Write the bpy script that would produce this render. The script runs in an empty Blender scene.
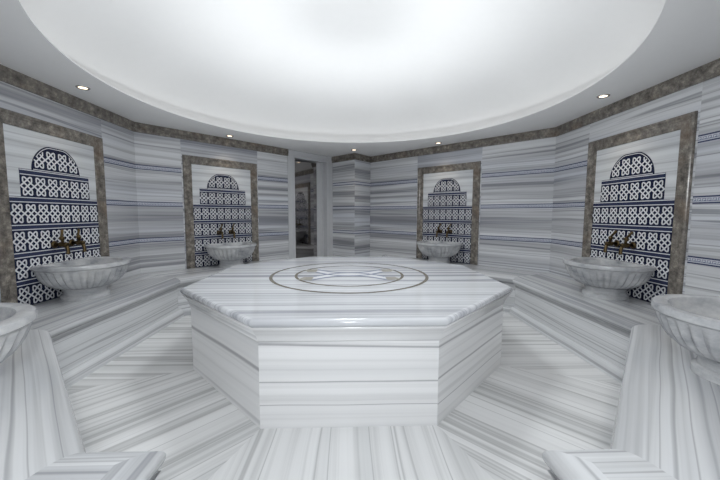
import bpy, bmesh, math, random
from mathutils import Vector, Matrix
random.seed(7)
PI = math.pi
SC = bpy.context.scene
COL = SC.collection

# ------------------------------------------------------------------ room dimensions (metres)
D = 3.0425                 # distance of the room's centre from the camera
W = 2.675                  # half width between the two side walls
T8 = math.tan(PI / 8)
K = W + W * T8             # the diagonal walls: |x| + |y - D| = K
H2 = math.sqrt(.5)
ZC = 2.371                 # flat ceiling
ZM = 2.256                 # underside of the stone crown moulding
HB = .4706                 # bench top
AB = 2.045                 # apothem of the bench's inner edge
GAP = .63                  # half width of the passage between the bench ends

# ------------------------------------------------------------------ materials
def new_mat(name):
    m = bpy.data.materials.new(name); m.use_nodes = True
    nt = m.node_tree
    return m, nt, nt.nodes['Principled BSDF']

def ramp(nt, src, stops, interp='LINEAR'):
    r = nt.nodes.new('ShaderNodeValToRGB'); r.color_ramp.interpolation = interp
    e = r.color_ramp.elements
    while len(e) < len(stops): e.new(.5)
    for el, (p, c) in zip(e, stops):
        el.position = p
        el.color = (c, c, c, 1) if not isinstance(c, tuple) else (*c, 1)
    nt.links.new(src, r.inputs[0])
    return r.outputs[0]

def noise(nt, vec, scale=1, detail=3, rough=.55):
    n = nt.nodes.new('ShaderNodeTexNoise'); n.inputs['Scale'].default_value = scale
    n.inputs['Detail'].default_value = detail; n.inputs['Roughness'].default_value = rough
    nt.links.new(vec, n.inputs['Vector'])
    return n.outputs['Fac']

def mapping(nt, vec, scale, loc=(0, 0, 0)):
    m = nt.nodes.new('ShaderNodeMapping'); m.inputs['Scale'].default_value = scale
    m.inputs['Location'].default_value = loc
    nt.links.new(vec, m.inputs['Vector'])
    return m.outputs[0]

def mix(nt, a, b, fac, mode='MIX'):
    m = nt.nodes.new('ShaderNodeMix'); m.data_type = 'RGBA'; m.blend_type = mode
    for sock, v in ((m.inputs[6], a), (m.inputs[7], b), (m.inputs[0], fac)):
        if hasattr(v, 'links'): nt.links.new(v, sock)
        elif isinstance(v, tuple): sock.default_value = (*v, 1)
        else: sock.default_value = v
    return m.outputs[2]

def striped_marble(name, light, mid, dark, line, bands=4.5, lines=26., wide=(.34, .46, .54, .64), rough=.16,
                   line_amt=.55, seed=0., stretch=.12, bluish=None, fine=.86):
    """White marble with long parallel grey streaks along U."""
    m, nt, b = new_mat(name)
    uv = nt.nodes.new('ShaderNodeUVMap').outputs[0]
    warp = noise(nt, mapping(nt, uv, (.7, 2.2, 1), (seed, 3, 0)), 1, 2, .5)
    comb = nt.nodes.new('ShaderNodeCombineXYZ')
    sub = nt.nodes.new('ShaderNodeMath'); sub.operation = 'MULTIPLY_ADD'
    sub.inputs[1].default_value = .05; sub.inputs[2].default_value = -.025
    nt.links.new(warp, sub.inputs[0]); nt.links.new(sub.outputs[0], comb.inputs[1])
    add = nt.nodes.new('ShaderNodeVectorMath'); add.operation = 'ADD'
    nt.links.new(uv, add.inputs[0]); nt.links.new(comb.outputs[0], add.inputs[1])
    p = add.outputs[0]
    n1 = noise(nt, mapping(nt, p, (stretch * bands, bands, 1), (seed, seed * 1.7, 0)), 1, 4, .62)
    c = ramp(nt, n1, [(wide[0], dark), (wide[1], mid), (wide[2], light), (wide[3], tuple(min(1, v * 1.08) for v in light))])
    # fine pencil streaks
    n2 = noise(nt, mapping(nt, p, (stretch * lines * .5, lines, 1), (seed + 5, seed, 0)), 1, 3, .6)
    f = ramp(nt, n2, [(.36, fine), (.50, 1.), (.7, 1.04)])
    c = mix(nt, c, f, 1., 'MULTIPLY')
    # a few sharp darker veins
    n3 = noise(nt, mapping(nt, p, (stretch * 3, bands * 1.9, 1), (seed + 9, seed + 2, 0)), 1, 2, .5)
    v = ramp(nt, n3, [(.485, 0.), (.498, 1.), (.506, 1.), (.53, 0.)])
    mm = nt.nodes.new('ShaderNodeMath'); mm.operation = 'MULTIPLY'; mm.inputs[1].default_value = line_amt
    nt.links.new(v, mm.inputs[0])
    c = mix(nt, c, line, mm.outputs[0])
    if bluish:
        n4 = noise(nt, mapping(nt, p, (.2, 2.1, 1), (seed + 1, 7, 0)), 1, 2, .5)
        c = mix(nt, c, bluish, ramp(nt, n4, [(.5, 0.), (.68, .6)]), 'MULTIPLY')
    nt.links.new(c, b.inputs['Base Color'])
    rr = ramp(nt, n1, [(.3, rough * 1.25), (.7, rough * .85)])
    nt.links.new(rr, b.inputs['Roughness'])
    b.inputs['Specular IOR Level'].default_value = .5
    return m

M = {}
M['wall'] = striped_marble('wall_marble', (.66, .67, .69), (.50, .505, .53), (.29, .295, .32), (.17, .175, .2),
                           bands=4.6, lines=34, wide=(.34, .44, .52, .62), rough=.2, seed=1.3, stretch=.02, bluish=(.86, .89, .97), line_amt=.65, fine=.76)
M['niche'] = striped_marble('niche_marble', (.70, .72, .74), (.56, .575, .60), (.36, .37, .40), (.25, .25, .28),
                            bands=5, lines=18, wide=(.32, .42, .52, .62), rough=.2, seed=8.1, stretch=.03, line_amt=.4)
M['floor'] = striped_marble('floor_marble', (.78, .785, .79), (.68, .69, .695), (.50, .51, .515), (.30, .305, .31),
                            bands=3.6, lines=20, wide=(.30, .385, .48, .60), rough=.22, seed=3.7, stretch=.018, line_amt=.5)
M['bench'] = striped_marble('bench_marble', (.66, .67, .685), (.54, .55, .57), (.35, .36, .38), (.22, .225, .245),
                            bands=5., lines=26, wide=(.31, .40, .50, .60), rough=.07, seed=5.2, stretch=.018, line_amt=.5)
M['plat'] = striped_marble('platform_marble', (.82, .82, .825), (.75, .755, .765), (.54, .545, .56), (.30, .30, .32),
                           bands=3.2, lines=16, wide=(.26, .36, .46, .58), rough=.16, seed=10.9, stretch=.012, line_amt=.75)
M['top'] = striped_marble('platform_top_marble', (.70, .715, .74), (.54, .55, .585), (.33, .34, .385), (.26, .27, .31),
                          bands=8.0, lines=26, wide=(.34, .44, .52, .60), rough=.09, seed=14.2, stretch=.012, line_amt=.4)

m, nt, b = new_mat('basin_marble')
oc = nt.nodes.new('ShaderNodeTexCoord').outputs['Object']
n1 = noise(nt, mapping(nt, oc, (3.5, 3.5, 7), (2, 1, 4)), 1, 6, .68)
c = ramp(nt, n1, [(.30, (.27, .28, .30)), (.42, (.42, .43, .45)), (.55, (.57, .575, .585)), (.68, (.68, .68, .67))])
nt.links.new(c, b.inputs['Base Color']); b.inputs['Roughness'].default_value = .22
M['basin'] = m

m, nt, b = new_mat('brown_stone')
oc = nt.nodes.new('ShaderNodeTexCoord').outputs['Object']
n1 = noise(nt, mapping(nt, oc, (15, 15, 15)), 1, 8, .76)
c = ramp(nt, n1, [(.30, (.05, .045, .04)), (.44, (.135, .122, .107)), (.55, (.225, .203, .177)), (.68, (.42, .385, .335))])
n2 = noise(nt, mapping(nt, oc, (3.2, 3.2, 3.2), (4, 0, 1)), 1, 3, .5)
c = mix(nt, c, (.22, .15, .10), ramp(nt, n2, [(.58, 0.), (.74, .45)]))
nt.links.new(c, b.inputs['Base Color']); b.inputs['Roughness'].default_value = .2
M['brown'] = m

def plain(name, col, rough=.5, metal=0., spec=.5, speck=.0):
    m, nt, b = new_mat(name)
    oc = nt.nodes.new('ShaderNodeTexCoord').outputs['Object']
    n = noise(nt, oc, 14, 4, .6)
    c = mix(nt, col, tuple(v * (1 - speck) for v in col), n)
    nt.links.new(c, b.inputs['Base Color'])
    b.inputs['Roughness'].default_value = rough; b.inputs['Metallic'].default_value = metal
    b.inputs['Specular IOR Level'].default_value = spec
    return m
M['paint'] = plain('ceiling_paint', (.80, .80, .80), .75, speck=.03)
M['navy'] = plain('navy_tile', (.012, .017, .05), .22, speck=.3)
M['navy_band'] = plain('navy_border_tile', (.035, .045, .10), .22, speck=.3)
M['white_glaze'] = plain('white_glaze', (.78, .79, .82), .25, speck=.06)
M['blue_line'] = plain('blue_inlay', (.065, .075, .15), .25, speck=.2)
M['key_white'] = plain('pale_inlay', (.60, .62, .68), .25, speck=.05)
M['key_blue'] = plain('grey_blue_inlay', (.13, .15, .26), .25, speck=.1)
M['brass'] = plain('aged_brass', (.14, .10, .052), .32, 1., speck=.5)
M['chrome'] = plain('chrome', (.62, .6, .58), .2, 1.)
M['beige_stone'] = plain('beige_inlay', (.47, .455, .41), .2, speck=.2)
M['blue_stone'] = plain('blue_inlay_stone', (.33, .36, .46), .2, speck=.2)
M['ring_stone'] = plain('brown_ring_inlay', (.26, .235, .195), .2, speck=.4)
M['door_stone'] = plain('door_frame_marble', (.62, .63, .65), .3, speck=.12)
m, nt, b = new_mat('tinted_mirror_glass')
b.inputs['Base Color'].default_value = (.34, .325, .32, 1); b.inputs['Metallic'].default_value = 1; b.inputs['Roughness'].default_value = .045
M['glass'] = m
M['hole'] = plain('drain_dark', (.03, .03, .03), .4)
def emit(name, col, s):
    m, nt, b = new_mat(name)
    b.inputs['Base Color'].default_value = (*col, 1)
    b.inputs['Emission Color'].default_value = (*col, 1); b.inputs['Emission Strength'].default_value = s
    return m
M['lamp'] = emit('lamp_glow', (1, .82, .6), 3)
M['led'] = emit('led_glow', (1, .99, .97), 2.6)  # glow of the added strip on the dome ledge

# ------------------------------------------------------------------ mesh helper
class MB:
    """Collects faces with UVs in metres; U runs along the stone's streaks."""
    def __init__(s): s.v = []; s.f = []; s.uv = []; s.mi = []; s.sm = []
    def face(s, pts, uv=None, mi=0, smooth=False, along=None, off=(0, 0)):
        pts = [Vector(p) for p in pts]
        i = len(s.v); s.v += pts; s.f.append(list(range(i, i + len(pts))))
        if uv is None:
            n = Vector((0, 0, 0))
            for a in range(len(pts)):
                p, q = pts[a], pts[(a + 1) % len(pts)]
                n += p.cross(q)
            if n.length < 1e-12: n = Vector((0, 0, 1))
            n.normalize()
            d = Vector(along) if along else (Vector((1, 0, 0)) if abs(n.x) < .9 else Vector((0, 1, 0)))
            d = (d - n * d.dot(n))
            if d.length < 1e-6: d = n.orthogonal()
            d.normalize(); e = n.cross(d)
            if e.z < -1e-3: e = -e
            uv = [(p.dot(d) + off[0], p.dot(e) + off[1]) for p in pts]
        s.uv += list(uv); s.mi.append(mi); s.sm.append(smooth)
    def box(s, a, b, mi=0, along=None, off=(0, 0)):
        x0, y0, z0 = a; x1, y1, z1 = b
        P = [(x0, y0, z0), (x1, y0, z0), (x1, y1, z0), (x0, y1, z0), (x0, y0, z1), (x1, y0, z1), (x1, y1, z1), (x0, y1, z1)]
        for q in ((3, 2, 1, 0), (4, 5, 6, 7), (0, 1, 5, 4), (1, 2, 6, 5), (2, 3, 7, 6), (3, 0, 4, 7)):
            s.face([P[k] for k in q], mi=mi, along=along, off=off)
    def tube(s, pts, rad, seg=10, mi=0, cap=True):
        pts = [Vector(p) for p in pts]
        rad = rad if isinstance(rad, (list, tuple)) else [rad] * len(pts)
        rings = []; prev = None
        for i, p in enumerate(pts):
            t = (pts[min(i + 1, len(pts) - 1)] - pts[max(i - 1, 0)]).normalized()
            u = t.orthogonal().normalized() if prev is None else (prev - t * prev.dot(t)).normalized()
            prev = u; w = t.cross(u)
            rings.append([p + (u * math.cos(2 * PI * k / seg) + w * math.sin(2 * PI * k / seg)) * rad[i] for k in range(seg)])
        for r0, r1 in zip(rings, rings[1:]):
            for k in range(seg):
                s.face([r0[k], r0[(k + 1) % seg], r1[(k + 1) % seg], r1[k]], mi=mi, smooth=True)
        if cap:
            s.face(list(reversed(rings[0])), mi=mi); s.face(rings[-1], mi=mi)
    def build(s, name, mats, parent=None, merge=1e-5, coll=COL):
        me = bpy.data.meshes.new(name)
        me.from_pydata([tuple(v) for v in s.v], [], s.f)
        for mm in (mats if isinstance(mats, (list, tuple)) else [mats]): me.materials.append(mm)
        ul = me.uv_layers.new(name='UVMap')
        for i, l in enumerate(me.loops): ul.data[i].uv = s.uv[i]
        for i, p in enumerate(me.polygons): p.material_index = s.mi[i]; p.use_smooth = s.sm[i]
        bm = bmesh.new(); bm.from_mesh(me)
        if merge: bmesh.ops.remove_doubles(bm, verts=bm.verts, dist=merge)
        bm.to_mesh(me); bm.free()
        o = bpy.data.objects.new(name, me); coll.objects.link(o)
        if parent: o.parent = parent
        return o

def fix_normals(o):
    bm = bmesh.new(); bm.from_mesh(o.data)
    bmesh.ops.recalc_face_normals(bm, faces=bm.faces); bm.to_mesh(o.data); bm.free()
    return o
def bevel(o, w, seg=2):
    md = o.modifiers.new('bevel', 'BEVEL'); md.width = w; md.segments = seg; md.limit_method = 'ANGLE'; md.angle_limit = math.radians(40)
    return o
def tag(o, label, cat, group=None):
    o['label'] = label; o['category'] = cat
    if group: o['group'] = group
    return o
def struct(o): o['kind'] = 'structure'; return o
def empty(name, loc=(0, 0, 0), rz=0):
    o = bpy.data.objects.new(name, None); COL.objects.link(o)
    o.location = loc; o.rotation_euler = (0, 0, rz); o.empty_display_size = .1
    return o
def copy_tree(o, parent=None):
    c = o.copy(); COL.objects.link(c)
    if parent: c.parent = parent
    for ch in list(o.children): copy_tree(ch, c)
    return c

# wall frames: local x runs to the right as seen from inside, local y points into the wall
DIA = H2 * K
WALLS = {'left': ((-W, D), PI / 2), 'right': ((W, D), -PI / 2),
         'back_left': ((-K / 2, D + K / 2), PI / 4), 'back_right': ((K / 2, D + K / 2), -PI / 4),
         'front_left': ((-K / 2, D - K / 2), 3 * PI / 4), 'front_right': ((K / 2, D - K / 2), -3 * PI / 4)}
def on_wall(wall, x, y=0, z=0):
    (ox, oy), r = WALLS[wall]
    return (ox + x * math.cos(r) - y * math.sin(r), oy + x * math.sin(r) + y * math.cos(r), z), r

S1 = W * T8                # corner between side and diagonal walls
SA = H2 * K                # apex, measured along a diagonal wall from its middle
#                wall           from   to    joints (x), niche centre
SPAN = {'left': (-S1, S1), 'right': (-S1, S1), 'back_left': (-S1, 1.14), 'back_right': (-2.088, S1),
        'front_left': (-SA, S1), 'front_right': (-S1, SA)}
NICHE = {'left': .012, 'right': .048, 'back_left': -.01, 'back_right': -.425}
BANDS = (1.83, 1.367, .902)

# ------------------------------------------------------------------ setting: walls
def key_units(mb, x0, x1, z, y):
    """Small fret pattern along a pale strip."""
    u = .034; n = max(1, int((x1 - x0) / u)); u = (x1 - x0) / n; w = .0035; h = .011
    for k in range(n):
        a = x0 + k * u
        for (p, q, r, t) in ((a, z + h - w, a + .72 * u, z + h), (a, z - h, a + w, z + h), (a + .72 * u - w, z - .004, a + .72 * u, z + h),
                             (a + .3 * u, z - .004 - w, a + .72 * u, z - .004), (a, z - h, a + u, z - h + w)):
            mb.face([(p, y, q), (r, y, q), (r, y, t), (p, y, t)], mi=2)

for nm, (x0, x1) in SPAN.items():
    (ox, oy), rz = WALLS[nm]
    nc = NICHE.get(nm)
    cuts = [x0, x1]
    if nc is not None: cuts = sorted([x0, nc - .57, nc + .57, x1])
    u0 = {'left': 0, 'back_left': 2.2, 'back_right': 5., 'right': 8., 'front_left': 12, 'front_right': 15}[nm]
    mb = MB()
    for k, (a, b_) in enumerate(zip(cuts, cuts[1:])):
        dv = 0 if (k != 1 or len(cuts) < 3) else .37 + .2 * (ox > 0)
        mb.face([(a, 0, 0), (b_, 0, 0), (b_, 0, ZC), (a, 0, ZC)], uv=[(a + u0 + dv, dv), (b_ + u0 + dv, dv), (b_ + u0 + dv, ZC + dv), (a + u0 + dv, ZC + dv)])
    w = struct(mb.build('wall_' + nm, M['wall'])); w.location = (ox, oy, 0); w.rotation_euler = (0, 0, rz)
    if nm.startswith('front'): segs = [(x0, x1)]
    else: segs = [(cuts[0], cuts[1]), (cuts[2], cuts[3])]
    for z in BANDS:
        mb = MB()
        for a, b_ in segs:
            y = -.0012
            for (q, r, mi) in ((z - .030, z - .0185, 0), (z - .0185, z + .0185, 1), (z + .0185, z + .030, 0)):
                mb.face([(a, y, q), (b_, y, q), (b_, y, r), (a, y, r)], mi=mi)
            key_units(mb, a, b_, z, y - .0004)
        mb.build('border_band', [M['blue_line'], M['key_white'], M['key_blue']], w)
# corner pier between the glass door and the back right wall
px0 = Vector((-.34, 6.485)); px1 = Vector((.097, 6.048)); px2 = Vector((.415, 6.41))
mb = MB()
for a, b_, u, dv in ((px0, px1, 20, .015), (px1, px2, 21, .10)):
    L = (b_ - a).length
    mb.face([(*a, 0), (*b_, 0), (*b_, ZC), (*a, ZC)], uv=[(u, dv), (u + L, dv), (u + L, ZC + dv), (u, ZC + dv)])
pier = struct(mb.build('wall_pier', M['wall']))
for z in BANDS:
    mb = MB()
    for a, b_ in ((px0, px1), (px1, px2)):
        d = (b_ - a).normalized(); n = Vector((d.y, -d.x)) * .0012
        for (q, r, mi) in ((z - .030, z - .0185, 0), (z - .0185, z + .0185, 1), (z + .0185, z + .030, 0)):
            A, B = a + n, b_ + n
            mb.face([(*A, q), (*B, q), (*B, r), (*A, r)], mi=mi)
    mb.build('border_band', [M['blue_line'], M['key_white']], pier)

# crown moulding in brown stone
def crown(name, path):
    prof = [(0, ZM), (.022, ZM), (.026, ZM + .008), (.026, ZM + .035), (.034, ZM + .045), (.034, ZC - .02), (.028, ZC - .012), (.028, ZC)]
    P = [Vector(p) for p in path]; mb = MB()
    def off(i, d):
        ns = []
        for a, b_ in ((i - 1, i), (i, i + 1)):
            if a >= 0 and b_ < len(P):
                t = (P[b_] - P[a]).normalized(); ns.append(Vector((t.y, -t.x)))
        n = sum(ns, Vector((0, 0))) / len(ns)
        return P[i] + n * d / n.length_squared
    L = 0
    for i in range(len(P) - 1):
        for (d0, z0), (d1, z1) in zip(prof, prof[1:]):
            mb.face([(*off(i, d0), z0), (*off(i + 1, d0), z0), (*off(i + 1, d1), z1), (*off(i, d1), z1)])
    return struct(mb.build(name, M['brown']))
def wp(wall, x): return on_wall(wall, x)[0][:2]
crown('trim_1', [(0.0, D - K), (-W, D - S1), (-W, D + S1), wp('back_left', 1.14)])
crown('trim_2', [px0, px1, px2, (W, D + S1), (W, D - S1), (0.0, D - K)])

# floor: eight mitred fields with streaks running outward from the platform
mb = MB()
RF = 2.12; RI = .35
for k in range(8):
    a0 = -PI / 2 + (k - .5) * PI / 4; a1 = a0 + PI / 4; am = (a0 + a1) / 2
    c = 1 / math.cos(PI / 8)
    dr = Vector((math.cos(am), math.sin(am), 0)); dt = Vector((-dr.y, dr.x, 0))
    def P(a, r): return Vector((math.cos(a) * r * c, D + math.sin(a) * r * c, 0))
    pts = [P(a0, RI), P(a0, RF), P(a1, RF), P(a1, RI)]
    mb.face(pts, uv=[((p - Vector((0, D, 0))).dot(dr) + k * 3.1, (p - Vector((0, D, 0))).dot(dt) + k * 1.37) for p in pts])
# passage fields at the two gaps
h_ = RF * T8
for s in (-1, 1):
    yb = D + s * RF
    far = D + s * K
    pts = [(-h_ - .4, yb, 0), (h_ + .4, yb, 0), (h_ + .4, far, 0), (-h_ - .4, far, 0)]
    if s < 0: pts = list(reversed(pts))
    mb.face(pts, uv=[(p[1] - D - RF, p[0] + (0 if s < 0 else 4)) for p in pts])
struct(mb.build('floor', M['floor']))

# ceiling: flat ring with a round opening, shallow dome above it
RC = 2.12
mb = MB()
angs = sorted(set([round(2 * PI * k / 144, 6) for k in range(144)] + [round(math.atan2(y, x) % (2 * PI), 6) for x, y in
        ((W, S1), (W, -S1), (-W, S1), (-W, -S1), (0, K), (0, -K))]))
def outer(a):
    x, y = math.cos(a), math.sin(a)
    r = K / (abs(x) + abs(y))
    if abs(x) > 1e-9: r = min(r, W / abs(x))
    return Vector((x * r, D + y * r, ZC))
def cp(a, r, z): return Vector((math.cos(a) * r, D + math.sin(a) * r, z))
dome = [(RC, ZC), (RC, ZC + .010), (2.40, ZC + .010), (2.40, ZC + .05)]
for i in range(1, 25):
    t = i / 24 * PI / 2
    dome.append((2.40 * math.cos(t), ZC + .05 + .64 * math.sin(t)))
for i, a in enumerate(angs):
    b_ = angs[(i + 1) % len(angs)]
    mb.face([cp(a, RC, ZC), cp(b_, RC, ZC), outer(b_), outer(a)])
    for k, ((r0, z0), (r1, z1)) in enumerate(zip(dome, dome[1:])):
        q = [cp(a, r0, z0), cp(a, r1, z1), cp(b_, r1, z1), cp(b_, r0, z0)]
        if r1 < 1e-6: q = q[:2] + q[3:]
        mb.face(q, smooth=k >= 3)
struct(mb.build('ceiling', M['paint']))

# added fill light: an unseen glowing strip on the ledge of the dome
mb = MB()
for k in range(96):
    a, b_ = 2 * PI * k / 96, 2 * PI * (k + 1) / 96
    z0, z1 = ZC + .011, ZC + .019
    mb.face([cp(a, 2.26, z0), cp(b_, 2.26, z0), cp(b_, 2.26, z1), cp(a, 2.26, z1)])
    mb.face([cp(a, 2.26, z1), cp(b_, 2.26, z1), cp(b_, 2.275, z1), cp(a, 2.275, z1)])
    mb.face([cp(b_, 2.275, z0), cp(a, 2.275, z0), cp(a, 2.275, z1), cp(b_, 2.275, z1)])
tag(mb.build('cove_light', M['led']), 'hidden white light strip lying on the ledge around the base of the dome', 'light strip')

# door in the back left wall
dr, rz = on_wall('back_left', 0)
door = struct(empty('door_1', dr, rz))
mb = MB()
x0, x1, xa, xb, zt = 1.142, 2.191, 1.277, 2.035, 2.245
dep = .155
def jamb(mb, a, b_, z0, z1):
    mb.box((a, -.012, z0), (b_, dep + .06, z1), along=(0, 0, 1))
jamb(mb, x0, xa, 0, ZC - .002); jamb(mb, xb, x1, 0, ZC - .002)
mb.box((xa, -.006, zt), (xb, dep + .06, ZC - .002), along=(1, 0, 0))
for (a, b_) in ((x0 + .10, xa), (xb, xb + .03)):
    mb.box((a, -.02, 0), (b_, -.012, zt + .03))
mb.box((x0 + .1, -.02, zt), (xb + .03, -.006, zt + .03))
bevel(mb.build('door_frame', M['door_stone'], door), .004)
mb = MB()
mb.box((xb - .160, dep - .06, 0), (xb - .001, dep + .03, zt - .001)); mb.box((xb - .075, dep - .072, 0), (xb - .045, dep - .06, zt - .001))
bevel(mb.build('inner_jamb', M['door_stone'], door), .003)
mb = MB()
mb.box((0, 0, .02), (xb - .165 - xa, .012, zt - .02))
g = mb.build('glass_panel', M['glass'], door); g.location = (xa + .001, dep, 0); g.rotation_euler = (0, 0, math.radians(-5.2))
mb = MB()
mb.box((.0, -.004, .02), (.018, .016, zt - .02))
mb.build('door_edge', M['hole'], g)
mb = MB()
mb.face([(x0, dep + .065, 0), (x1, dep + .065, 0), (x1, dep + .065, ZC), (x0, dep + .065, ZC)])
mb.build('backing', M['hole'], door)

# ------------------------------------------------------------------ benches
def bench(name, path, tops, label):
    """path: inner edge, bench on its left side; tops: list of (polygon, streak direction)."""
    root = empty(name, (path[3][0], path[3][1], 0))
    P = [Vector(p) for p in path]
    O = Vector((root.location.x, root.location.y, 0))
    def off(i, d):
        ns = []
        for a, b_ in ((i - 1, i), (i, i + 1)):
            if a >= 0 and b_ < len(P):
                t = (P[b_] - P[a]).normalized(); ns.append(Vector((-t.y, t.x)))
        n = sum(ns, Vector((0, 0))) / len(ns)
        q = P[i] + n * d / n.length_squared
        return Vector((q.x, q.y, 0)) - O
    def sweep(prof, nm, mat, smooth, seed):
        mb = MB(); L = 0
        for i in range(len(P) - 1):
            t = (P[i + 1] - P[i]).normalized(); s = 0
            for (d0, z0), (d1, z1) in zip(prof, prof[1:]):
                l = math.hypot(d1 - d0, z1 - z0)
                q = [off(i, d0) + Vector((0, 0, z0)), off(i + 1, d0) + Vector((0, 0, z0)), off(i + 1, d1) + Vector((0, 0, z1)), off(i, d1) + Vector((0, 0, z1))]
                us = [p.x * t.x + p.y * t.y + seed + i * 2.3 for p in q]
                vs = [s, s, s + l, s + l]
                mb.face(q, uv=[(u, v + i * .73 + seed) for u, v in zip(us, vs)], smooth=smooth)
                s += l
        return mb.build(nm, mat, root)
    NB = .055
    nose = [(.045, .375), (.012, .375)]
    for k in range(0, 10):
        a = -PI / 2 * .75 + k / 9 * (PI / 2 * 1.75)
        nose.append(((.046 - .046 * math.cos(a)) if a < 0 else (.100 - .100 * math.cos(a)), .4236 + .047 * math.sin(a)))
    sweep(nose, 'seat_edge', M['bench'], True, 2.)
    sweep([(.05, .085), (.05, .378)], 'riser', M['bench'], False, 5.)
    sk = [(-.028, 0), (-.028, .040)] + [(-.028 + .05 * (1 - math.cos(k / 5 * PI / 2)), .04 + .045 * math.sin(k / 5 * PI / 2)) for k in range(1, 6)] + [(.055, .085)]
    sweep(sk, 'skirting', M['bench'], False, 9.)
    mb = MB()
    for j, (idx, wallpts, t) in enumerate(tops):
        a = [off(i, .100) + Vector((0, 0, HB)) for i in idx]
        w = [Vector((x, y, HB)) - O for x, y in wallpts]
        t = Vector((*t, 0)).normalized(); e = Vector((-t.y, t.x, 0))
        q = a + w
        mb.face(q, uv=[(p.dot(t) + j * 1.9, p.dot(e) + j * .61 + 4) for p in q])
    o = mb.build('seat_slab', M['bench'], root)
    return tag(root, label, 'bench')
def c(x, y): return (x, D + y)
hb_ = AB * T8
E = .001
We = W - E; Ke = K - E * 2; Se = Ke - We
rp = [c(GAP, Ke - GAP), c(GAP, AB), c(hb_, AB), c(AB, hb_), c(AB, -hb_), c(.905, -2.02), c(.665, -2.02), c(.665, -(Ke - .665))]
rt = [((0, 1, 2), [c(Se, We)], (1, 0)), ((2, 3), [c(We, Se), c(Se, We)], (1, -1)), ((3, 4), [c(We, -Se), c(We, Se)], (0, 1)),
      ((4, 5), [c(Se, -We), c(We, -Se)], (1, 1)), ((5, 6, 7), [c(Se, -We)], (1, 0))]
# the right run goes from back to front with the seat on its left (towards +x)
bench('wall_bench', rp, rt, 'white and grey striped marble bench running along the right side of the room')
lp = [c(-GAP, -(Ke - GAP)), c(-GAP, -1.985), c(-.895, -1.985), c(-AB, -hb_), c(-AB, hb_), c(-hb_, AB), c(-1.10, Ke - 1.10)]
lt = [((0, 1, 2), [c(-Se, -We)], (1, 0)), ((2, 3), [c(-We, -Se), c(-Se, -We)], (1, -1)), ((3, 4), [c(-We, Se), c(-We, -Se)], (0, 1)),
      ((4, 5, 6), [c(-We, Se)], (1, 1))]
bench('wall_bench', lp, lt, 'white and grey striped marble bench running along the left side of the room')

# ------------------------------------------------------------------ central platform
plat = empty('marble_platform', (0, D, 0))
tag(plat, 'large octagonal white marble platform in the middle of the floor', 'platform')
AP = 1.2553; HT = .669; AT = 1.318
CO = 1 / math.cos(PI / 8)
def octo(r, z): return [Vector((math.cos(-PI / 2 + (k - .5) * PI / 4) * r * CO, math.sin(-PI / 2 + (k - .5) * PI / 4) * r * CO, z)) for k in range(8)]
def octo_sweep(prof, uvmode):
    mb = MB()
    for k in range(8):
        am = -PI / 2 + k * PI / 4; t = Vector((-math.sin(am), math.cos(am), 0)); s = 0
        for (r0, z0), (r1, z1) in zip(prof, prof[1:]):
            A, B = octo(r0, z0), octo(r1, z1)
            q = [A[k], A[(k + 1) % 8], B[(k + 1) % 8], B[k]]
            l = math.hypot(r1 - r0, z1 - z0)
            if uvmode == 'run': uv = [(p.dot(t) + k * 2.1, v + .05) for p, v in zip(q, (s, s, s + l, s + l))]
            else: uv = [(p.x, p.y + (HT - p.z) * .35) for p in q]
            mb.face(q, uv=uv, smooth=len(prof) > 3)
            s += l
    return mb
octo_sweep([(AP, 0), (AP, .526)], 'run').build('base', M['plat'], plat)
cor = [(AP + .001, .5243), (AP + .007, .5243), (AP + .008, .530)] + [(AP + .008 + .048 * (k / 6) ** 1.5, .530 + .089 * k / 6) for k in range(1, 7)] + [(AP + .01, .619)]
octo_sweep(cor, 'run').build('cornice', M['plat'], plat)
nose = [(AP + .02, .6195)]
for k in range(0, 9):
    a = -PI / 2 + k / 8 * PI
    nose.append((AT - .025 + .025 * math.cos(a), .644 + .025 * math.sin(a)))
mb = octo_sweep(nose, 'plan')
q = octo(nose[-1][0], HT); mb.face(q, uv=[(p.x, p.y) for p in q])
mb.build('top_slab', M['top'], plat)
# inlaid medallion
med = empty('medallion', (0, 0, HT)); med.parent = plat
def annulus(r0, r1, z, seg=96):
    mb = MB()
    for k in range(seg):
        a, b_ = 2 * PI * k / seg, 2 * PI * (k + 1) / seg
        mb.face([(math.cos(a) * r0, math.sin(a) * r0, z), (math.cos(a) * r1, math.sin(a) * r1, z), (math.cos(b_) * r1, math.sin(b_) * r1, z), (math.cos(b_) * r0, math.sin(b_) * r0, z)])
    return mb
for r0, r1 in ((.715, .745), (.492, .518)):
    annulus(r0, r1, .0012).build('inlay_ring', M['ring_stone'], med)
N = 24
def ribbon(fn, w, z, name, mat):
    mb = MB()
    P = [Vector(fn(k / N)) for k in range(N + 1)]
    for k in range(N):
        def nn(i):
            d = (P[min(i + 1, N)] - P[max(i - 1, 0)]).normalized(); return Vector((-d.y, d.x)) * w
        a, b_ = P[k], P[k + 1]; n0, n1 = nn(k), nn(k + 1)
        mb.face([(*(a - n0), z), (*(b_ - n1), z), (*(b_ + n1), z), (*(a + n0), z)])
    return mb.build(name, mat, med)
for i, s in enumerate((-1, 1)):            # pale arms of a cross, edged by crossing blue ribbons
    ribbon(lambda t: (-.31 + .62 * t, s * (.19 * (2 * t - 1) + .045 * math.sin(2 * PI * t))), .062, .0012 + .0002 * i, 'star_arm', M['white_glaze'])
for i, s in enumerate((-1, 1)):
    for j, o in enumerate((-1, 1)):
        ribbon(lambda t: (-.33 + .66 * t, s * (.19 * (2 * t - 1) + .05 * math.sin(2 * PI * t)) + o * .075), .017, .0018 + .0002 * (2 * i + j), 'star_ribbon', M['blue_stone'])
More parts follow.
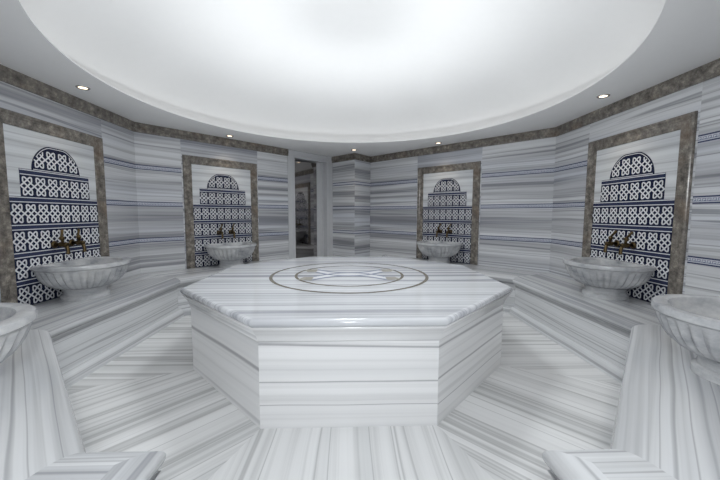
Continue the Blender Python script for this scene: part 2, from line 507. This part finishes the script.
for sx in (-1, 1):
    for sy in (-1, 1):
        mc = MB()
        mc.face([(sx * .33, sy * .13, .0028), (sx * .42, sy * .13, .0028), (sx * .46, sy * .25, .0028), (sx * .33, sy * .28, .0028)][:: sx * sy])
        mc.build('star_point', M['beige_stone'], med)

# ------------------------------------------------------------------ niche frames with tile panels
def make_frame():
    root = empty('framed_tile_panel')
    zt = 2.050 - HB; zi = 1.938 - HB; xo, xi = .553, .441
    prof = [(xi, 0), (xi, .011), (xi + .008, .014), (xi + .062, .014), (xi + .068, .018), (xi + .078, .018), (xi + .083, .022), (xi + .095, .026), (xo - .008, .025), (xo - .001, .018), (xo, 0)]
    for s in (-1, 1):
        mb = MB()
        for (a, d0), (b_, d1) in zip(prof, prof[1:]):
            za, zb = zi + (a - xi), zi + (b_ - xi)
            q = [(s * a, -d0, .001), (s * b_, -d1, .001), (s * b_, -d1, zb), (s * a, -d0, za)]
            mb.face(q if s > 0 else q[::-1])
        bevel(mb.build('side_rail', M['brown'], root, merge=1e-6), .003)
    mb = MB()
    for (a, d0), (b_, d1) in zip(prof, prof[1:]):
        za, zb = zi + (a - xi), zi + (b_ - xi)
        mb.face([(-a, -d0, za), (a, -d0, za), (b_, -d1, zb), (-b_, -d1, zb)])
    bevel(mb.build('top_rail', M['brown'], root), .003)
    mb = MB()
    mb.face([(-xi - .01, -.004, .001), (xi + .01, -.004, .001), (xi + .01, -.004, zi + .01), (-xi - .01, -.004, zi + .01)])
    mb.build('back_slab', M['niche'], root)
    return root

PITCH = .2270; A_ = .0283; AZ_ = .0258
def motif_paths():
    S = [(0, 0), (.95, 1), (1.2, 1.3), (1.3, 1.6), (1.3, 2.5), (1.18, 2.74), (.82, 2.78), (.52, 2.6), (0, 2), (-.95, 1), (-2, 0)]
    return [[(sx * x, sz * z) for x, z in S] for sx in (1, -1) for sz in (1, -1)]
PATHS = motif_paths()
def motif(mb, cx, cz, y, clip=None, sx=1.0):
    w = .0062
    for P in PATHS:
        for (a, b_) in zip(P, P[1:]):
            p = Vector((cx + a[0] * A_ * sx, cz + a[1] * AZ_)); q = Vector((cx + b_[0] * A_ * sx, cz + b_[1] * AZ_))
            d = (q - p).normalized(); n = Vector((-d.y, d.x)) * w
            p = p - d * w * .5; q = q + d * w * .5
            parts = 5 if clip else 1
            for k in range(parts):
                r, t = p.lerp(q, k / parts), p.lerp(q, (k + 1) / parts)
                if clip and not clip((r + t) / 2): continue
                mb.face([(r.x - n.x, y, r.y - n.y), (t.x - n.x, y, t.y - n.y), (t.x + n.x, y, t.y + n.y), (r.x + n.x, y, r.y + n.y)], mi=1)
def make_panel(root):
    def strip(mb, hw, z0, z1, y, mi): mb.face([(-hw, y, z0), (hw, y, z0), (hw, y, z1), (-hw, y, z1)], mi=mi)
    Y = -.0075
    z = .004
    widths = [.438, .438, .438, .438, .344]
    for r, hw in enumerate(widths):
        z0 = z + r * PITCH; zc = z0 + PITCH - .052
        mb = MB()
        strip(mb, hw, z0, zc, Y, 0)
        mb.face([(-hw, 0, z0), (-hw, Y, z0), (-hw, Y, zc), (-hw, 0, zc)]); mb.face([(hw, Y, z0), (hw, 0, z0), (hw, 0, zc), (hw, Y, zc)])
        n = 8 if r < 4 else 6
        for k in range(n): motif(mb, (k - (n - 1) / 2) * 2 * hw / n, (z0 + zc) / 2, Y - .0008, sx=hw * 2 / n / .1132)
        mb.build('tile_row', [M['navy'], M['white_glaze']], root, merge=0)
        hb2 = hw if r < 3 else (.438 if r == 3 else .344)
        z1 = zc + .052
        mb = MB()
        strip(mb, hb2, zc, z1, Y, 0)
        for q in (zc + .004, z1 - .011): strip(mb, hb2, q, q + .007, Y - .0008, 1)
        mb.face([(-hb2, 0, zc), (-hb2, Y, zc), (-hb2, Y, z1), (-hb2, 0, z1)]); mb.face([(hb2, Y, zc), (hb2, 0, zc), (hb2, 0, z1), (hb2, Y, z1)])
        mb.face([(-hb2, Y, z1), (hb2, Y, z1), (hb2, 0, z1), (-hb2, 0, z1)])
        mb.build('border_row', [M['navy_band'], M['white_glaze']], root, merge=0)
    # arched crown of the panel
    z0 = z + 5 * PITCH; hw = .240; hh = .222
    def ell(a, k=1.): return (math.cos(a) * hw * k, z0 + min(math.sin(a) * 1.06, .985 + .015 * math.sin(a)) * hh * k)
    mb = MB()
    pts = [ell(PI * k / 32) for k in range(33)]
    mb.face([(x, Y, zz) for x, zz in pts])
    for p, q in zip(pts, pts[1:]): mb.face([(p[0], 0, p[1]), (q[0], 0, q[1]), (q[0], Y, q[1]), (p[0], Y, p[1])])
    def inside(p):
        t = Vector((p.x / (hw - .004), (p.y - z0) / (hh - .026)))
        return abs(t.x) ** 2.0 + max(t.y, 0) ** 2.1 < 1 and p.y > z0 + .004
    for k in range(4): motif(mb, (k - 1.5) * .1135, z0 + .1, Y - .0008, clip=inside, sx=.985)
    strip(mb, hw - .012, z0 + .003, z0 + .009, Y - .0008, 1)
    for k in range(6, 26):
        a, b_ = PI * k / 32, PI * (k + 1) / 32
        p, q, r, s = ell(a, .955), ell(b_, .955), ell(b_, .93), ell(a, .93)
        mb.face([(p[0], Y - .0008, p[1]), (q[0], Y - .0008, q[1]), (r[0], Y - .0008, r[1]), (s[0], Y - .0008, s[1])], mi=1)
    mb.build('tile_arch', [M['navy'], M['white_glaze']], root, merge=0)
    return root

# ------------------------------------------------------------------ wash basins
def make_basin():
    root = empty('wash_basin')
    SEG = 144; CY = -.205; LIM = -.012; NF = 34
    def ring(r, z, fl=0., lim=LIM):
        out = []
        for k in range(SEG):
            a = 2 * PI * k / SEG
            rr = r * (1 - fl * (1 - abs(math.sin(a * NF / 2)) ** .7)) if fl else r
            out.append(Vector((math.cos(a) * rr, min(CY + math.sin(a) * rr, lim), z)))
        return out
    def rev(prof, nm, mat, close_top=False):
        mb = MB()
        R = [ring(*p) for p in prof]
        for A, B in zip(R, R[1:]):
            for k in range(SEG):
                q = [A[k], A[(k + 1) % SEG], B[(k + 1) % SEG], B[k]]
                if len({tuple(round(c, 6) for c in p) for p in q}) < 3: continue
                mb.face(q, smooth=True)
        o = mb.build(nm, mat, root, merge=1e-5)
        md = o.modifiers.new('edge', 'EDGE_SPLIT'); md.split_angle = math.radians(38)
        return o
    zb = .098
    bowl = [(.15, zb), (.17, zb + .004), (.20, zb + .010, .06), (.245, zb + .030, .10), (.285, zb + .064, .11), (.315, zb + .108, .105), (.333, zb + .150, .085), (.341, zb + .178, .04),
            (.337, zb + .183), (.337, zb + .188), (.349, zb + .193), (.356, zb + .199), (.358, zb + .215), (.353, .3290), (.341, .3315)]
    inner = [(.300, .3315, 0, -.055), (.290, .327, 0, -.058), (.276, .29, 0, -.065), (.255, .22, 0, -.075), (.19, .15, 0, -.09), (.10, .135, 0, -.1), (.02, .132, 0, -.1)]
    rev(bowl + inner, 'bowl', M['basin'])
    rev([(.182, .0005), (.182, .030), (.172, .038), (.162, .044), (.160, .070), (.170, zb - .006), (.172, zb - .001), (.168, zb + .003), (.10, zb + .003)], 'pedestal', M['basin'])
    mb = MB()
    mb.tube([(0, CY, .131), (0, CY, .136)], .022, 20)
    mb.build('drain', M['chrome'], root)
    return root

def make_tap():
    root = empty('brass_tap')
    mb = MB()
    mb.tube([(0, -.0095, 0), (0, -.016, 0), (0, -.022, 0)], [.027, .026, .016], 18)
    mb.tube([(0, -.02, 0), (0, -.045, 0), (0, -.05, 0), (0, -.06, 0), (0, -.065, 0), (0, -.098, 0), (0, -.104, 0)], [.013, .013, .018, .018, .014, .016, .012], 14)
    mb.build('body', M['brass'], root)
    mb = MB()
    mb.tube([(0, -.085, -.008), (0, -.098, -.02), (0, -.103, -.04), (0, -.103, -.062), (0, -.103, -.07)], [.013, .012, .011, .0115, .0145], 12)
    mb.build('spout', M['brass'], root)
    mb = MB()
    mb.tube([(0, -.07, .01), (0, -.068, .03), (0, -.066, .036), (0, -.065, .05), (0, -.063, .062)], [.010, .009, .015, .017, .008], 12)
    mb.tube([(0, -.062, .056), (.012, -.056, .075), (.026, -.048, .098), (.03, -.046, .104)], [.008, .008, .010, .006], 10)
    mb.build('lever', M['brass'], root)
    return root

frame0, basin0, tap0 = make_frame(), make_basin(), make_tap()
make_panel(frame0)
used = set()
def place(o, wall, x, z, label, cat, group=None):
    if o in used: o = copy_tree(o)
    used.add(o)
    o.location, r = on_wall(wall, x, 0, z); o.rotation_euler = (0, 0, r)
    if cat == 'tap': o.scale = (1.25, 1.25, 1.25)
    return tag(o, label, cat, group)
WHERE = {'left': 'on the left wall', 'right': 'on the right wall', 'back_left': 'left of the glass door', 'back_right': 'right of the glass door'}
for wl, nx in NICHE.items():
    place(frame0, wl, nx, HB, 'navy and white knot tiles framed in brown stone ' + WHERE[wl], 'tile panel', 'framed tile panels on the walls')
    place(basin0, wl, nx + {'left': -.02, 'right': .03}.get(wl, 0), HB, 'fluted white marble wash basin under tile panel ' + WHERE[wl], 'basin', 'fluted marble basins on the bench')
    for s, sn in ((-1, 'left'), (1, 'right')):
        place(tap0, wl, nx + s * .09, .965, f'{sn} one of two brass taps {WHERE[wl]}', 'tap', 'brass wall taps')
place(basin0, 'front_left', -.02, HB, 'large near marble basin cut by the left edge of the photo', 'basin', 'fluted marble basins on the bench')
place(basin0, 'front_right', -.16, HB, 'large near marble basin cut by the right edge of the photo', 'basin', 'fluted marble basins on the bench').scale = (.95, .95, 1)

# ------------------------------------------------------------------ ceiling spots
def make_spot():
    root = empty('ceiling_spotlight')
    mb = MB(); seg = 28
    prof = [(.052, 0), (.052, -.004), (.045, -.008), (.036, -.006), (.034, -.002)]
    for (r0, z0), (r1, z1) in zip(prof, prof[1:]):
        for k in range(seg):
            a, b_ = 2 * PI * k / seg, 2 * PI * (k + 1) / seg
            mb.face([(math.cos(a) * r0, math.sin(a) * r0, z0), (math.cos(a) * r1, math.sin(a) * r1, z1), (math.cos(b_) * r1, math.sin(b_) * r1, z1), (math.cos(b_) * r0, math.sin(b_) * r0, z0)], smooth=True)
    mb.build('trim_ring', M['chrome'], root)
    mb = MB()
    mb.face([(math.cos(-2 * PI * k / seg) * .034, math.sin(-2 * PI * k / seg) * .034, -.003) for k in range(seg)])
    mb.build('bulb', M['lamp'], root)
    return root
spot0 = make_spot()
SPOTS = [((-2.39, 3.05), 'small warm ceiling spotlight above the left wall frame'), ((2.40, 3.05), 'small warm ceiling spotlight above the right wall frame'),
         ((-1.735, 4.80), 'small warm ceiling spotlight above the frame left of the glass door'), ((1.40, 5.11), 'small warm ceiling spotlight above the frame right of the door'),
         ((.08, 5.72), 'small warm ceiling spotlight by the corner pier beside the glass door'), ((-1.70, 1.30), 'small warm ceiling spotlight above the near left basin'), ((1.70, 1.30), 'small warm ceiling spotlight above the near right basin')]
for i, ((x, y), lb) in enumerate(SPOTS):
    o = spot0 if i == 0 else copy_tree(spot0)
    o.location = (x, y, ZC - .0005); tag(o, lb, 'spotlight', 'round spotlights in the flat ceiling')
    l = bpy.data.lights.new('spot_lamp', 'SPOT'); l.energy = 3; l.color = (1, .86, .68); l.spot_size = math.radians(95); l.spot_blend = .8; l.shadow_soft_size = .03
    lo = bpy.data.objects.new('spot_lamp', l); COL.objects.link(lo); lo.parent = o; lo.location = (0, 0, -.012)

# ------------------------------------------------------------------ camera flash and added unseen fill lights
def lamp(name, kind, loc, target, energy, size=.2, col=(1, 1, 1), ang=None):
    l = bpy.data.lights.new(name, kind); l.energy = energy; l.color = col
    if kind == 'AREA': l.shape = 'DISK'; l.size = size
    else: l.shadow_soft_size = size
    if ang: l.spot_size = math.radians(ang); l.spot_blend = 1.
    o = bpy.data.objects.new(name, l); COL.objects.link(o); o.location = loc
    o.rotation_euler = (Vector(target) - Vector(loc)).to_track_quat('-Z', 'Y').to_euler()
    return o
COOL = (.95, .985, 1)
lamp('bounce_lamp', 'SPOT', (0, D, .75), (0, D, 3.0), 140, .12, COOL, 104)  # added unseen uplight over the platform, brightens the middle of the dome
for k in range(12):
    a = (k + .5) * PI / 6
    lamp('bounce_lamp', 'SPOT', (0, D, .75), (math.cos(a) * 1.58, D + math.sin(a) * 1.58, 2.8), 38, .12, COOL, 66)  # tilted unseen uplights, added to even out the dome's brightness
lamp('dome_lamp', 'SPOT', (0, D, 2.93), (0, D, 0), 112, .3, COOL, 165)  # added unseen source below the dome's apex, brightens walls and floor
lamp('camera_flash', 'AREA', (0, -.25, 1.75), (0, 3, .45), 30, .5, COOL)

w = bpy.data.worlds.new('world'); SC.world = w; w.use_nodes = True
w.node_tree.nodes['Background'].inputs[0].default_value = (.5, .5, .5, 1)
w.node_tree.nodes['Background'].inputs[1].default_value = .0

# ------------------------------------------------------------------ camera
cd = bpy.data.cameras.new('camera'); cam = bpy.data.objects.new('camera', cd); COL.objects.link(cam)
cd.sensor_width = 36; cd.lens = 319.84 / 720 * 36; cd.clip_start = .02
pi_, ya, ro = -.0814, -.0335, .0036
fw = Vector((-math.sin(ya) * math.cos(pi_), math.cos(ya) * math.cos(pi_), math.sin(pi_)))
rt_ = Vector((math.cos(ya), math.sin(ya), 0)); up = rt_.cross(fw)
r2 = rt_ * math.cos(ro) + up * math.sin(ro); u2 = up * math.cos(ro) - rt_ * math.sin(ro)
mt = Matrix((r2, u2, -fw)).transposed().to_4x4(); mt.translation = Vector((-.0019, 0, 1.25))
cam.matrix_world = mt
SC.camera = cam
SC.view_settings.view_transform = 'Standard'; SC.view_settings.look = 'None'
SC.view_settings.gamma = 1; SC.view_settings.use_curve_mapping = False
SC.view_settings.exposure = 0.0
